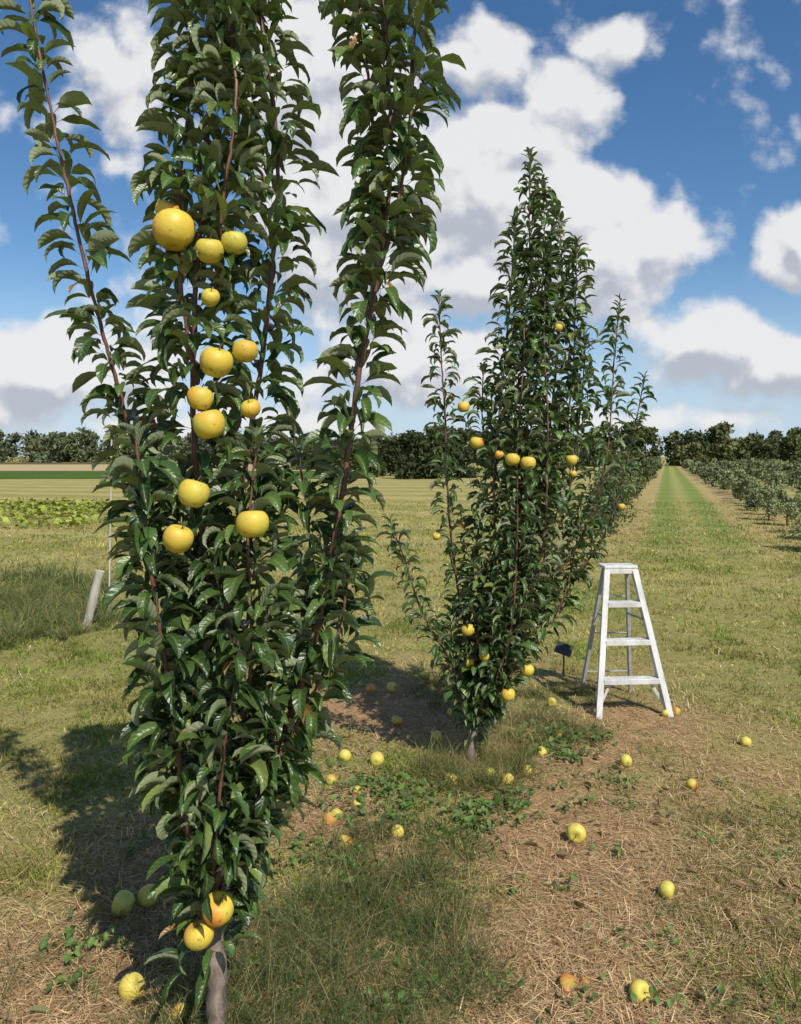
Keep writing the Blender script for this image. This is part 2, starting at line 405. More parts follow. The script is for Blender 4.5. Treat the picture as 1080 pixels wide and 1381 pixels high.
# ---------------------------------------------------------------- fallen apples
fallen = [(-.845,2.50,.040,0,0),(-1.03,2.96,.045,.1,.7),(-.956,3.02,.040,.3,.3),(-.657,2.39,.030,.5,0),(-.31,4.44,.035,.2,.1),
 (-.13,4.38,.040,.2,.2),(.249,5.95,.040,.6,0),(.193,6.1,.038,.2,0),(-.064,5.76,.038,.7,0),(-.023,5.03,.035,1.5,0),(-.213,5.72,.036,1.5,0),
 (.22,4.74,.036,.4,.1),(.26,4.10,.036,.1,.4),(.471,4.18,.034,.1,.3),(.554,4.10,.036,.1,.1),(.794,4.49,.035,.2,.2),(1.03,5.42,.032,1.5,0),
 (.675,4.24,.030,.3,.2),(1.237,4.37,.034,.05,.3),(.777,3.52,.043,.1,.1),(1.027,3.07,.034,.05,.2),(2.02,4.66,.032,0,.2),(1.485,4.06,.030,1.8,0),
 (1.807,5.23,.030,1.5,0),(1.73,5.2,.025,.1,.2),(-.324,3.66,.033,1.1,0),(-.24,3.46,.030,.8,0),(-.207,3.84,.028,.4,.2),(-.013,3.55,.030,.3,.2),
 (-.357,4.12,.030,1.6,0),(.747,2.49,.033,.3,.1),(-.215,3.99,.026,1.2,0),(.656,5.14,.026,.4,0),(-.30,3.72,.03,1.2,0),(.33,5.2,.03,1.5,0),
 (.95,4.75,.027,1.2,.1)]
for (x, y, r, bl, g) in fallen:
    colr = np.array([0.66, 0.53, 0.10])*(1-g)+np.array([0.42, 0.47, 0.09])*g
    (V, F, C, U), (sv, sf) = apple_geo((0, 0, 0), r, colr, bl, tilt=(rng.uniform(0.5, 1.8), rng.random()*6.28), nu=20, nv=14)
    if bl > 1: C = C*.8
    root = mk('apple', V, F, M_apple, True, C, U)
    root.location = (x, y, r*0.80+0.002)
    mk('stalk', sv, sf, M_stalk, True, parent=root)
(V, F, C, U), _s = apple_geo((0, 0, 0), .040, (0.45, .13, .04), 1.0, tilt=(0.6, 1.0), squash=.45)
(V2, F2, C2, U2), _s = apple_geo((.05, .01, -.004), .028, (0.5, .2, .06), 1.0, tilt=(1.2, 2.0), squash=.4)
V, F, C, U = merge([(V, F, C, U), (V2, F2, C2, U2)])
o = mk('rotten_apple', V, F, M_apple, True, C*.8, U); o.location = (.54, 2.53, .018)

# ---------------------------------------------------------------- ground zones (metres)
def ell(x, y, cx, cy, rx, ry):
    return np.clip(1.35-np.sqrt(((x-cx)/rx)**2+((y-cy)/ry)**2), 0, 1)
def bare(x, y):
    t = np.clip((y-2.0)/2.6, 0, 1.2)
    cx = 0.42+0.5*t
    b = np.clip(1.5-np.abs(x-cx)/(0.42+0.14*t), 0, 1)*np.clip((5.3-y)/0.6, 0, 1)
    b = np.maximum(b, ell(x, y, 0.05, 5.3, .85, .9))
    b = np.maximum(b, ell(x, y, -1.05, 2.5, .65, .65))
    b = np.maximum(b, ell(x, y, 1.45, 4.95, .75, .55))
    b = np.maximum(b, ell(x, y, -.25, 3.75, .4, .6))
    b = np.maximum(b, 0.75*ell(x, y, -.9, 3.2, .4, .9))
    b = np.maximum(b, ell(x, y, -.3, 2.3, .9, .6)*.7)
    b = np.maximum(b, 0.48*ell(x, y, 1.6, 3.2, 1.2, 2.2))
    b = np.maximum(b, 0.5*ell(x, y, 0.9, 6.3, 1.0, .6))
    weeds = np.maximum(ell(x, y, -.12, 2.9, .4, .6), ell(x, y, .1, 3.75, .35, .3))
    b = b*(1-0.45*weeds)
    n = fbm(x*2.6, y*2.6, 3, 5)
    return np.clip(b+(n-0.5)*1.35*(b > 0.02), 0, 1)

def gz(x, y):
    near = np.exp(-(np.hypot(x, y-4)/14)**2)
    return (fbm(x*1.3, y*1.3, 21, 4)-0.5)*0.05*near + (fbm(x*9, y*9, 5, 3)-0.5)*0.022*near

def axis(a, b, fine, lo, hi):
    m = np.arange(a, b+1e-6, fine)
    g = [b]; st = fine
    while g[-1] < hi: st *= 1.12; g.append(g[-1]+st)
    l = [a]; st = fine
    while l[-1] > lo: st *= 1.12; l.append(l[-1]-st)
    return np.concatenate([np.array(l[1:])[::-1], m, np.array(g[1:])])
gx = axis(-3.2, 3.6, 0.03, -1500, 1500); gy = axis(1.4, 8.0, 0.03, -300, 2500)
X, Y = np.meshgrid(gx, gy)
Z = gz(X, Y)
V = np.stack([X, Y, Z], -1).reshape(-1, 3)
idx = np.arange(X.size).reshape(X.shape)
F = np.stack([idx[:-1, :-1], idx[:-1, 1:], idx[1:, 1:], idx[1:, :-1]], -1).reshape(-1, 4)
bm = bare(X, Y).reshape(-1)
m, nt, ns, ls = newmat('ground_soil_and_turf')
out = ns.new('ShaderNodeOutputMaterial')
geo = ns.new('ShaderNodeNewGeometry'); pos = geo.outputs['Position']
col = nd(ns, 'ShaderNodeAttribute', attribute_name='Col')
sc = ns.new('ShaderNodeSeparateColor'); ls.new(col.outputs['Color'], sc.inputs[0])
nA = noise(ns, ls, pos, 55, 5, .7); nB = noise(ns, ls, pos, 7, 4, .6); nC = noise(ns, ls, pos, 0.7, 4, .6); nD = noise(ns, ls, pos, 0.06, 4, .6)
soil = mixc(ns, ls, mrange(ns, ls, nA, .3, .7), (0.13, .075, .038), (0.50, .33, .17))
soil = mixc(ns, ls, mrange(ns, ls, nB, .4, .65, 0, .7), soil, (0.50, .33, .17))
grs = mixc(ns, ls, mrange(ns, ls, nC, .35, .65), (0.19, .205, .05), (0.34, .29, .11))
grs = mixc(ns, ls, mrange(ns, ls, nB, .40, .62, 0, .65), grs, (0.14, .17, .04))
grs = mixc(ns, ls, mrange(ns, ls, nA, .35, .65, 0, .5), grs, (0.42, .36, .17))
grs = mixc(ns, ls, mrange(ns, ls, nD, .4, .65, 0, .45), grs, (0.34, .30, .10))
sp = ns.new('ShaderNodeSeparateXYZ'); ls.new(pos, sp.inputs[0])
wv = mth(ns, ls, 'ADD', mth(ns, ls, 'MULTIPLY', sp.outputs[1], 1.5), mth(ns, ls, 'MULTIPLY', sp.outputs[0], 0.35))
wv = mth(ns, ls, 'SINE', mth(ns, ls, 'ADD', wv, mth(ns, ls, 'MULTIPLY', nC, 6.0)))
fy = mrange(ns, ls, sp.outputs[1], 7, 16)
grs = mixc(ns, ls, mth(ns, ls, 'MULTIPLY', mrange(ns, ls, wv, -.3, .9, 0, .6), fy), grs, (0.46, .38, .18))
lx = mth(ns, ls, 'SUBTRACT', sp.outputs[0], mth(ns, ls, 'MULTIPLY', sp.outputs[1], .335))
lx = mth(ns, ls, 'ADD', lx, mth(ns, ls, 'MULTIPLY', mth(ns, ls, 'SUBTRACT', nB, .5), .7))
far = mrange(ns, ls, mth(ns, ls, 'ADD', sp.outputs[1], mth(ns, ls, 'MULTIPLY', nC, 6.0)), 15, 20)
dl = mth(ns, ls, 'ABSOLUTE', mth(ns, ls, 'SUBTRACT', lx, .55))
inlane = mth(ns, ls, 'MULTIPLY', mrange(ns, ls, dl, .85, 1.1, 1, 0), far)
tan = mth(ns, ls, 'MULTIPLY', mth(ns, ls, 'MULTIPLY', mrange(ns, ls, dl, .9, 1.15), mrange(ns, ls, dl, 3.0, 3.7, 1, 0)), far)
grs = mixc(ns, ls, mth(ns, ls, 'MULTIPLY', tan, .85), grs, mixc(ns, ls, mrange(ns, ls, nB, .35, .65), (.48, .35, .18), (.28, .24, .09)))
grs = mixc(ns, ls, mth(ns, ls, 'MULTIPLY', inlane, .75), grs, mixc(ns, ls, mrange(ns, ls, dl, .1, .5), (.28, .29, .10), (.15, .22, .055)))
c = mixc(ns, ls, sc.outputs[0], grs, soil)
bs = ns.new('ShaderNodeBsdfDiffuse')
ls.new(c, bs.inputs['Color'])
bp = ns.new('ShaderNodeBump'); bp.inputs['Strength'].default_value = .9; bp.inputs['Distance'].default_value = .02
ls.new(nA, bp.inputs['Height']); ls.new(bp.outputs[0], bs.inputs['Normal'])
ls.new(bs.outputs[0], out.inputs[0])
mk('ground', V, F, m, True, np.stack([bm, bm, bm], 1))

# ---------------------------------------------------------------- grass
def blades(P, z0, h, w, az, lean, bend, col):
    N = len(P)
    d = np.stack([np.cos(az), np.sin(az)], 1); face = rng.random(N)*np.pi*2
    s = np.stack([np.cos(face), np.sin(face), np.zeros(N)], 1)
    V = np.zeros((N, 3, 2, 3)); x = 0; z = 0
    for k, (tt, ww) in enumerate(((0, 1), (.5, .8), (1, .12))):
        ang = lean+bend*tt
        if k > 0:
            x = x+h*.5*np.sin(ang); z = z+h*.5*np.cos(ang)
        c = np.zeros((N, 3)); c[:, 0] = P[:, 0]+d[:, 0]*x; c[:, 1] = P[:, 1]+d[:, 1]*x; c[:, 2] = np.maximum(z0+z, z0+.001)
        V[:, k, 0] = c-s*(w*ww/2)[:, None]; V[:, k, 1] = c+s*(w*ww/2)[:, None]
    idx = np.arange(N*6).reshape(N, 3, 2)
    F = np.stack([idx[:, :-1, 0], idx[:, :-1, 1], idx[:, 1:, 1], idx[:, 1:, 0]], -1).reshape(-1, 4)
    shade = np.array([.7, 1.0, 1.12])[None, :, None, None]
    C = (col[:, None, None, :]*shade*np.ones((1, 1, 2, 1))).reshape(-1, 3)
    return V.reshape(-1, 3), F, C

def scatter(n, dmin, dmax, half=0.72):
    D = dmin*(dmax/dmin)**rng.random(n); a = (rng.random(n)*2-1)*half
    return np.stack([D*a, D], 1)

P = scatter(400000, 1.75, 30)
b = bare(P[:, 0], P[:, 1])
nz = fbm(P[:, 0]*4, P[:, 1]*4, 31, 3)
keep = rng.random(len(P)) > b*1.15
keep &= rng.random(len(P)) < (-.1+1.8*nz)
P = P[keep]; b = b[keep]; nz = nz[keep]; n = len(P); D = P[:, 1]
big = fbm(P[:, 0]*.9, P[:, 1]*.9, 44, 4); med = fbm(P[:, 0]*3.1, P[:, 1]*3.1, 54, 3)
h = (0.020+0.042*rng.random(n))*(0.25+1.7*nz**1.4)*(1+0.3*np.clip(D/10, 0, 1.5))
wdt = np.clip(0.0028*(0.7+0.3*D), 0.003, 0.018)*(0.7+.6*rng.random(n))
G = np.array([.215, .275, .050]); Yl = np.array([.43, .37, .12]); S = np.array([.60, .48, .27])
right = np.clip((P[:, 0]-0.5)/1.2, 0, 1)*np.clip((7.5-D)/2, 0, 1)
leftg = np.clip((-.6-P[:, 0])/1.0, 0, 1)*np.clip((8-D)/3, 0, 1)
fy = np.clip((big-.40)*2.6+(med-.5)*2.2+0.25*right-.25*leftg+0.25*b+np.clip((D-6)/12, 0, .2)+rng.normal(0, .22, n), 0, 1)[:, None]
c = G*(1-fy)+Yl*fy
dry = rng.random(n) < (0.10+0.3*b+0.24*right+.34*(med > .55))
c[dry] = S*(.75+.4*rng.random((dry.sum(), 1)))
c = c*(0.6+.75*rng.random((n, 1)))*(.45+1.1*fbm(P[:, 0]*2.4, P[:, 1]*2.4, 91, 4))[:, None]
lean = np.abs(rng.normal(.35, .3, n)); lean[dry] += .6
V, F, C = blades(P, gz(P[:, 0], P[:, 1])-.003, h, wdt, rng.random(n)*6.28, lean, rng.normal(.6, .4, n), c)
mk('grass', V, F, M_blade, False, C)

P = scatter(260000, 1.75, 10.5)
b = bare(P[:, 0], P[:, 1]); cl = fbm(P[:, 0]*5, P[:, 1]*5, 61, 3)
keep = rng.random(len(P)) < (b*1.1+.18)*(2.0*cl**1.4)
P = P[keep]; n = len(P)
h = .03+.08*rng.random(n)**2; c = np.array([[.72, .51, .27]])*(.35+.8*rng.random((n, 1)))
red = rng.random(n) < .20; c[red] = np.array([.36, .19, .09])*(.7+.5*rng.random((red.sum(), 1)))
V, F, C = blades(P, gz(P[:, 0], P[:, 1])+.002+.014*rng.random(n), h, .0022+.0018*rng.random(n), rng.random(n)*6.28, 1.28+.27*rng.random(n), rng.normal(.15, .2, n), c)
mk('straw_litter', V, F, M_straw, False, C)

# ---------------------------------------------------------------- weeds
def zone(n, cx, cy, rx, ry):
    a = rng.random(n)*6.28; r = np.sqrt(rng.random(n))
    return np.stack([cx+rx*r*np.cos(a), cy+ry*r*np.sin(a)], 1)
parts = []
def tuft(zn, n, hmin, hmax, cg, fy=.3, w=.0022, lean=.5, per=70, sg=.035):
    k = max(3, n//per); cen = zone(k, *zn); pick = rng.integers(0, k, n)
    hk = .45+.8*rng.random(k)
    P = cen[pick]+rng.normal(0, sg, (n, 2))
    h = (hmin+(hmax-hmin)*rng.random(n))*hk[pick]; c = np.array([cg])*(.6+.7*rng.random((n, 1)))
    d = rng.random(n) < fy; c[d] = np.array([.38, .30, .14])*(.6+.6*rng.random((d.sum(), 1)))
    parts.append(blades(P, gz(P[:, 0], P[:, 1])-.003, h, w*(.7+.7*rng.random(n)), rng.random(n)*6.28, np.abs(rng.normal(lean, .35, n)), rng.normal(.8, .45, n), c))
gg = (.095, .135, .048)
tuft((-.14, 2.55, .45, .6), 9500, .06, .30, gg, .18, .0018, .65, 55, .04)
tuft((-.45, 2.3, .35, .3), 3500, .08, .24, gg, .18, .002, .6, 60)
tuft((.0, 3.2, .38, .45), 4000, .06, .2, gg, .2)
tuft((.40, 4.25, .3, .25), 3500, .08, .28, (.14, .17, .055), .35)
tuft((.85, 4.8, .4, .4), 3000, .05, .22, gg, .4)
tuft((-.85, 2.7, .45, .6), 2200, .05, .2, gg, .4)
tuft((.75, 5.6, .7, .5), 3500, .05, .2, gg, .3)
tuft((1.9, 3.0, .8, 1.0), 3500, .03, .10, (.16, .18, .06), .4)
tuft((1.35, 2.75, .45, .7), 9000, .02, .08, (.15, .165, .055), .35, .0022, .6, 60, .05)
tuft((1.1, 2.3, .4, .3), 900, .03, .10, (.16, .18, .06), .4)
tuft((-4.4, 8.0, 1.5, 1.3), 15000, .12, .42, (.15, .19, .065), .25, .005)
tuft((-5.8, 9.8, 2.2, 1.6), 12000, .15, .5, (.12, .165, .055), .2, .007)
V, F, C = merge(parts); mk('tall_grass', V, F, M_blade, False, C)

BP = []
def broad(zn, n, L):
    k = max(2, n//14); cen = zone(k, *zn); pick = rng.integers(0, k, n)
    P = cen[pick]+rng.normal(0, .045, (n, 2))
    B = np.column_stack([P, gz(P[:, 0], P[:, 1])+.005+.035*rng.random(n)])
    BP.append((B, rng.random(n)*6.28, L*(.5+.8*rng.random(n))))
broad((.12, 3.85, .5, .4), 900, .036); broad((.95, 4.7, .3, .3), 380, .044); broad((-.2, 2.9, .45, .6), 600, .030)
broad((.85, 4.0, .35, .3), 160, .032); broad((-.6, 4.6, .5, .5), 250, .035); broad((.9, 2.35, .25, .2), 100, .028); broad((-.9, 3.3, .5, .8), 220, .035)
broad((.7, 2.9, .5, .6), 130, .026); broad((1.5, 3.3, .7, .9), 260, .022)
B = np.vstack([x[0] for x in BP]); az = np.concatenate([x[1] for x in BP]); L = np.concatenate([x[2] for x in BP]); n = len(B)
c = np.array([[.11, .19, .038]])*(.5+.9*rng.random((n, 1)))
V, F, C, U = leaves(B, az, L, np.radians(rng.normal(35, 20, n)), np.radians(rng.normal(50, 20, n)), np.radians(rng.normal(15, 10, n)), rng.normal(0, .3, n), c, 6, .62, .12)
mk('weeds', V, F, M_weed, True, C, U)

n = 360; P = np.vstack([zone(180, .6, 3.6, 1.0, 1.6), zone(180, -.8, 2.9, .9, 1.0)])
B = np.column_stack([P, gz(P[:, 0], P[:, 1])+.008])
V, F, C, U = leaves(B, rng.random(n)*6.28, .04+.05*rng.random(n), np.radians(rng.normal(5, 12, n)), np.radians(rng.normal(15, 25, n)), np.radians(rng.normal(25, 20, n)), rng.normal(0, .6, n),
                    np.array([[.24, .14, .07]])*(.5+.9*rng.random((n, 1))), 6, .45)
mk('fallen_leaves', V, F, M_weed, True, C, U)

# ---------------------------------------------------------------- step ladder
def box(c, ax, ay, az_, sx, sy, sz):
    c = np.array(c, float); q = []
    for i in (-.5, .5):
        for j in (-.5, .5):
            for k in (-.5, .5):
                q.append(c+ax*sx*i+ay*sy*j+az_*sz*k)
    F = np.array([[0, 1, 3, 2], [4, 6, 7, 5], [0, 4, 5, 1], [2, 3, 7, 6], [0, 2, 6, 4], [1, 5, 7, 3]])
    return np.array(q), F
def beam(a, b, wx, wy, xref=(1, 0, 0)):
    a = np.array(a, float); b = np.array(b, float); d = b-a; L = np.linalg.norm(d); d /= L
    x = np.array(xref, float); x -= d*(x@d); x /= np.linalg.norm(x); y = np.cross(d, x)
    return box((a+b)/2, x, y, d, wx, wy, L)
lad = empty('step_ladder'); lad.location = (1.50, 5.5, 0.0); lad.rotation_euler = (0, 0, math.radians(4))
I = np.eye(3)
def lpart(name, g, mat=None, bev=.003):
    o = mk(name, g[0], g[1], mat or M_white, False, parent=lad)
    b = o.modifiers.new('b', 'BEVEL'); b.width = bev; b.segments = 2
    return o
ht = .935; fy_ = -.30; by_ = .25
def fr(z, side):
    t = z/ht; return np.array([side*(.235*(1-t)+.092*t), fy_*(1-t)-.035*t, z])
def br(z, side):
    t = z/ht; return np.array([side*(.180*(1-t)+.080*t), by_*(1-t)+.045*t, z])
for s, nm in ((-1, 'left'), (1, 'right')):
    lpart('front_rail_'+nm, beam(fr(0, s), fr(ht, s), .020, .062))
    lpart('front_rail_flange_'+nm, beam(fr(.0, s)+np.array([s*.004, -.034, 0]), fr(ht-.01, s)+np.array([s*.004, -.034, 0]), .040, .006))
    lpart('back_leg_'+nm, beam(br(0, s), br(ht-.01, s), .022, .036), M_metal)
    a = fr(.22, s); e = fr(.075, s)
    lpart('step_brace_'+nm, beam(np.array([s*.125, a[1]+.0, .218]), e+np.array([-s*.012, 0, 0]), .022, .006, (0, 0, 1)))
    lpart('foot_'+nm, beam(fr(-.004, s), fr(.03, s), .03, .07), M_metal)
    lpart('spreader_'+nm, beam(fr(.60, s)+np.array([-s*.016, 0, 0]), br(.60, s)+np.array([-s*.016, 0, 0]), .005, .016), M_metal)
for i, z in enumerate((.232, .472, .712)):
    w = 2*fr(z, 1)[0]-.024
    y = fr(z, 1)[1]
    lpart('step_%d' % (i+1), box((0, y, z), I[0], I[1], I[2], w, .085, .008))
    lpart('step_lip_%d' % (i+1), box((0, y-.0435, z-.012), I[0], I[1], I[2], w, .005, .034))
    lpart('step_backlip_%d' % (i+1), box((0, y+.0435, z-.01), I[0], I[1], I[2], w, .005, .026))
lpart('top_cap', box((0, 0, ht+.008), I[0], I[1], I[2], .235, .145, .022), bev=.006)
lpart('top_cap_skirt_front', box((0, -.068, ht-.02), I[0], I[1], I[2], .228, .006, .032))
for i, z in enumerate((.16, .45, .72)):
    lpart('back_bar_%d' % (i+1), beam(br(z, -1), br(z, 1), .006, .022, (0, 0, 1)), M_metal)

# ---------------------------------------------------------------- post, stake, label
def rough_post(name, a, b, r, mat, k=10, n=10):
    path = np.linspace(np.array(a, float), np.array(b, float), n)
    V, F = tube(path, np.full(n, r), k)
    o = mk(name, V, F, mat, True)
    top = (n-1)*k+np.arange(k)
    bmh = bpy.data.meshes.new('cap'); bmh.from_pydata([tuple(v) for v in V[top]], [], [tuple(range(k))]); bmh.materials.append(mat)
    cp = bpy.data.objects.new('top_cut', bmh); scene.collection.objects.link(cp); cp.parent = o
    return o
rough_post('fence_post', (-3.16, 8.0, -.05), (-3.02, 8.0, .55), .045, M_post)
rough_post('garden_stake', (-3.15, 8.6, -.05), (-3.12, 8.6, 1.88), .010, M_post, 6, 6)
sg = empty('garden_sign'); sg.location = (1.26, 6.15, 0)
g = beam((0, 0, -.02), (0.0, .0, .20), .012, .008); mk('stake', g[0], g[1], M_dark, parent=sg)
axx = Vector((.85, -.45, -.25)).normalized(); ayy = Vector((.35, .35, .85)); ayy = (ayy-axx*ayy.dot(axx)).normalized(); azz = axx.cross(ayy)
g = box((.0, -.008, .215), np.array(axx), np.array(ayy), np.array(azz), .13, .09, .008); mk('plate', g[0], g[1], M_dark, parent=sg)

# ---------------------------------------------------------------- distant foliage
def quads(P, size, col, flat=0.0):
    N = len(P)
    a = rng.standard_normal((N, 3)); a[:, 2] *= (1-flat); a /= np.linalg.norm(a, axis=1)[:, None]
    b = rng.standard_normal((N, 3)); b[:, 2] *= (1-flat); b -= a*(a*b).sum(1)[:, None]; b /= np.linalg.norm(b, axis=1)[:, None]
    s = (size*(.6+.8*rng.random(N)))[:, None]
    V = np.stack([P-a*s, P-b*s*.55, P+a*s, P+b*s*.55], 1).reshape(-1, 3)
    return V, np.arange(4*N).reshape(N, 4), np.repeat(col, 4, 0)

def crown(cx, cy, z0, z1, r, n, size, base, lobes=9, low=.15):
    lc = []
    for i in range(lobes):
        t = rng.random()**.9; a = rng.random()*6.28; rad = r*.7*math.sqrt(rng.random())*(1-.5*t)
        lc.append((cx+rad*math.cos(a), cy+rad*math.sin(a), z0+(z1-z0)*(low+(.84-low)*t), r*(.32+.26*rng.random())*(1.1-.45*t)))
    P, C = [], []
    m = n//lobes
    for (x, y, z, q) in lc:
        d = rng.standard_normal((m, 3)); d /= np.linalg.norm(d, axis=1)[:, None]
        d *= (rng.random((m, 1))**.35)*q*(1+.25*rng.standard_normal((m, 1)).clip(-1, 1)); d[:, 2] *= .8
        P.append(np.array([x, y, z])+d)
        C.append(np.array(base)*(.7+.6*rng.random())*(.7+.6*rng.random((m, 1))))
    P = np.vstack(P); C = np.vstack(C)
    P[:, 2] = np.maximum(P[:, 2], .05)
    return quads(P, np.full(len(P), size), C)

def trunk(cx, cy, z, r):
    V, F = tube(np.array([[cx, cy, -.1], [cx+.02*z, cy, z*.5], [cx, cy, z]]), [r, r*.8, r*.5], 6)
    return V, F, np.tile([[.07, .06, .045]], (len(V), 1))

def treeline(name, specs, lobes=11):
    parts = []
    for (x, y, h, r, n, sz, base) in specs:
        parts.append(crown(x, y, 0, h, r, n, sz, base, lobes, .06)); parts.append(trunk(x, y, h*.55, .018*h))
    V, F, C = merge(parts); return mk(name, V, F, M_far, False, C)

dk = [(.055, .072, .032), (.065, .086, .033), (.08, .10, .036), (.10, .108, .042)]
sp_ = []
for i in range(150):
    x = -190+i*1.55+rng.normal(0, 1); y = 235+rng.normal(0, 8)
    h = 6.0+6*fbm(x*.09, 0, 9, 3)+rng.normal(0, .9)
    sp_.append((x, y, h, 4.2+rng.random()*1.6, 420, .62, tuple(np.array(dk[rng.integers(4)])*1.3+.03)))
treeline('distant_tree_line', sp_)
sp_ = []
for i in range(115):
    x = 18+i*1.15+rng.normal(0, .8); y = 145+rng.normal(0, 7)+.1*i
    h = 4.6+5.0*float(vnoise(x*.14, 0, 4))+rng.normal(0, .8)
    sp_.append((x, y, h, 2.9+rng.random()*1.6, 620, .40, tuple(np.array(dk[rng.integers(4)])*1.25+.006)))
treeline('distant_tree_line', sp_)
for (x, y, h, r) in ((1.0, 60, 4.2, 2.0), (2.6, 61, 4.7, 2.2), (4.6, 63, 4.4, 2.1), (-2.3, 66, 3.2, 1.5), (-.9, 70, 3.6, 1.7), (7, 66, 4.0, 2.0), (-5, 80, 3.0, 2.0), (9.4, 70, 4.2, 2.2), (12.2, 75, 4.2, 2.2), (-8.5, 90, 3.6, 2.4), (15.5, 85, 4.4, 2.4), (-12, 100, 3.6, 2.6)):
    treeline('hedgerow_tree', [(x, y, h, r, 2200, .19, dk[rng.integers(3)])], 14)

def row(name, x0, y0, y1, step, h, r, base, slope=.335):
    parts = []
    y = y0
    while y < y1:
        hh = h*(.65+.6*rng.random()); x = x0+slope*y+rng.normal(0, .18)
        n = int(np.clip(1500*(15/y)**1.1, 120, 1500)); sz = .034*max(1, y/17)
        parts.append(crown(x, y, .08, hh, r*(.7+.5*rng.random()), n, sz, np.array(base)*(.75+.6*rng.random()), 8, .1))
        parts.append(trunk(x, y, hh*.7, .018))
        y += step*(.85+.45*rng.random())
    V, F, C = merge(parts); mk(name, V, F, M_far, False, C)
ob_ = (.21, .24, .12)
row('orchard_row', -1.55, 17, 120, 1.25, 1.45, .6, (.13, .155, .07))
row('orchard_row', 2.9, 14.0, 120, 1.6, 1.15, .55, ob_)
row('orchard_row', 6.8, 15.0, 120, 1.7, 1.2, .6, ob_)
row('orchard_row', 10.8, 20, 120, 1.8, 1.25, .65, ob_)
row('orchard_row', 14.8, 30, 120, 1.9, 1.25, .65, ob_)
row('orchard_row', 19.5, 40, 120, 2.1, 1.25, .7, ob_)

# ---------------------------------------------------------------- far field strips, crop patch
def strip(name, poly, z, mat):
    me = bpy.data.meshes.new(name); me.from_pydata([(x, y, z) for x, y in poly], [], [tuple(range(len(poly)))]); me.materials.append(mat)
    o = bpy.data.objects.new(name, me); scene.collection.objects.link(o); return o
def ground_mat(name, a, b, scale, c=None):
    m, nt, ns, ls = newmat(name); out = ns.new('ShaderNodeOutputMaterial')
    geo = ns.new('ShaderNodeNewGeometry')
    n1 = noise(ns, ls, geo.outputs['Position'], scale, 5, .65); n2 = noise(ns, ls, geo.outputs['Position'], scale*12, 3, .6)
    cc = mixc(ns, ls, mrange(ns, ls, n1, .38, .62), a, b)
    cc = mixc(ns, ls, mrange(ns, ls, n2, .4, .65, 0, .5), cc, c or a)
    bs = ns.new('ShaderNodeBsdfDiffuse')
    ls.new(cc, bs.inputs['Color']); ls.new(bs.outputs[0], out.inputs[0]); return m
strip('harvested_field', [(-150, 92), (-9, 92), (-12, 165), (-260, 165)], .03, ground_mat('stubble', (.40, .31, .17), (.46, .36, .2), .15))
strip('green_crop_field', [(-130, 60), (-4, 60), (-7, 90), (-150, 90)], .03, ground_mat('green_crop', (.065, .11, .03), (.09, .14, .038), .2))
strip('bean_field', [(-260, 170), (10, 170), (10, 215), (-300, 215)], .03, ground_mat('bean', (.09, .08, .05), (.16, .14, .07), .2))
P = np.column_stack([-34+27.2*rng.random(9000), 18.5+9*rng.random(9000), .04+.22*rng.random(9000)])
P = P[fbm(P[:, 0]*.6, P[:, 1]*.6, 8, 3) > .45]
P = P[P[:, 0] < -6.6-(P[:, 1]-18.5)*.35]
c = np.array([[.30, .35, .07]])*(.45+.9*rng.random((len(P), 1)))
V, F, C = quads(P, np.full(len(P), .095), c, .55); mk('squash_patch', V, F, M_far, False, C)

# ---------------------------------------------------------------- world: sky with cumulus
elev = math.radians(47); azim = math.atan2(.47, -.88)
Sv = Vector((math.sin(azim)*math.cos(elev), math.cos(azim)*math.cos(elev), math.sin(elev)))
W = bpy.data.worlds.new('World'); scene.world = W; W.use_nodes = True
try:
    W.cycles.sampling_method = 'MANUAL'; W.cycles.sample_map_resolution = 256
except Exception as e: print(e)
nt = W.node_tree; ns = nt.nodes; ls = nt.links; ns.clear()
clouds = [
 (770,340,170,85,1.2),(885,335,65,65,1.1),(790,290,100,70,1.1),(660,245,120,105,1.15),(490,290,140,185,1.1),(690,375,170,50,1.1),
 (425,90,115,150,1.05),(645,85,75,60,.9),(840,55,70,38,.66),(765,130,75,55,.8),(700,185,80,60,.95),
 (160,110,110,100,.62),(50,500,120,75,1.0),(190,490,80,70,.8),(150,240,70,40,.4),
 (1075,320,70,52,1.05),(960,465,115,55,.95),(1060,495,110,50,.9),
 (560,490,180,62,.8),(300,565,300,28,.5),(820,562,260,22,.5),
 (1500,300,200,120,1),(-450,250,220,130,1)]
grp = bpy.data.node_groups.new('cloud_field', 'ShaderNodeTree')
grp.interface.new_socket('P', in_out='INPUT', socket_type='NodeSocketVector')
grp.interface.new_socket('D', in_out='OUTPUT', socket_type='NodeSocketFloat')
gn, gl = grp.nodes, grp.links
gi = gn.new('NodeGroupInput'); go = gn.new('NodeGroupOutput')
nw = gn.new('ShaderNodeTexNoise'); nw.inputs['Scale'].default_value = 9; nw.inputs['Detail'].default_value = 3
gl.new(gi.outputs[0], nw.inputs['Vector'])
def vm(op, a, b=None):
    n = gn.new('ShaderNodeVectorMath'); n.operation = op
    for i, v in enumerate((a, b)):
        if v is None: continue
        if hasattr(v, 'is_linked'): gl.new(v, n.inputs[i])
        else: n.inputs[i].default_value = v
    return n
wob = vm('MULTIPLY', vm('SUBTRACT', nw.outputs[1], (.5, .5, .5)).outputs[0], (.09, .07, 0))
pw = vm('ADD', gi.outputs[0], wob.outputs[0]).outputs[0]
acc = None
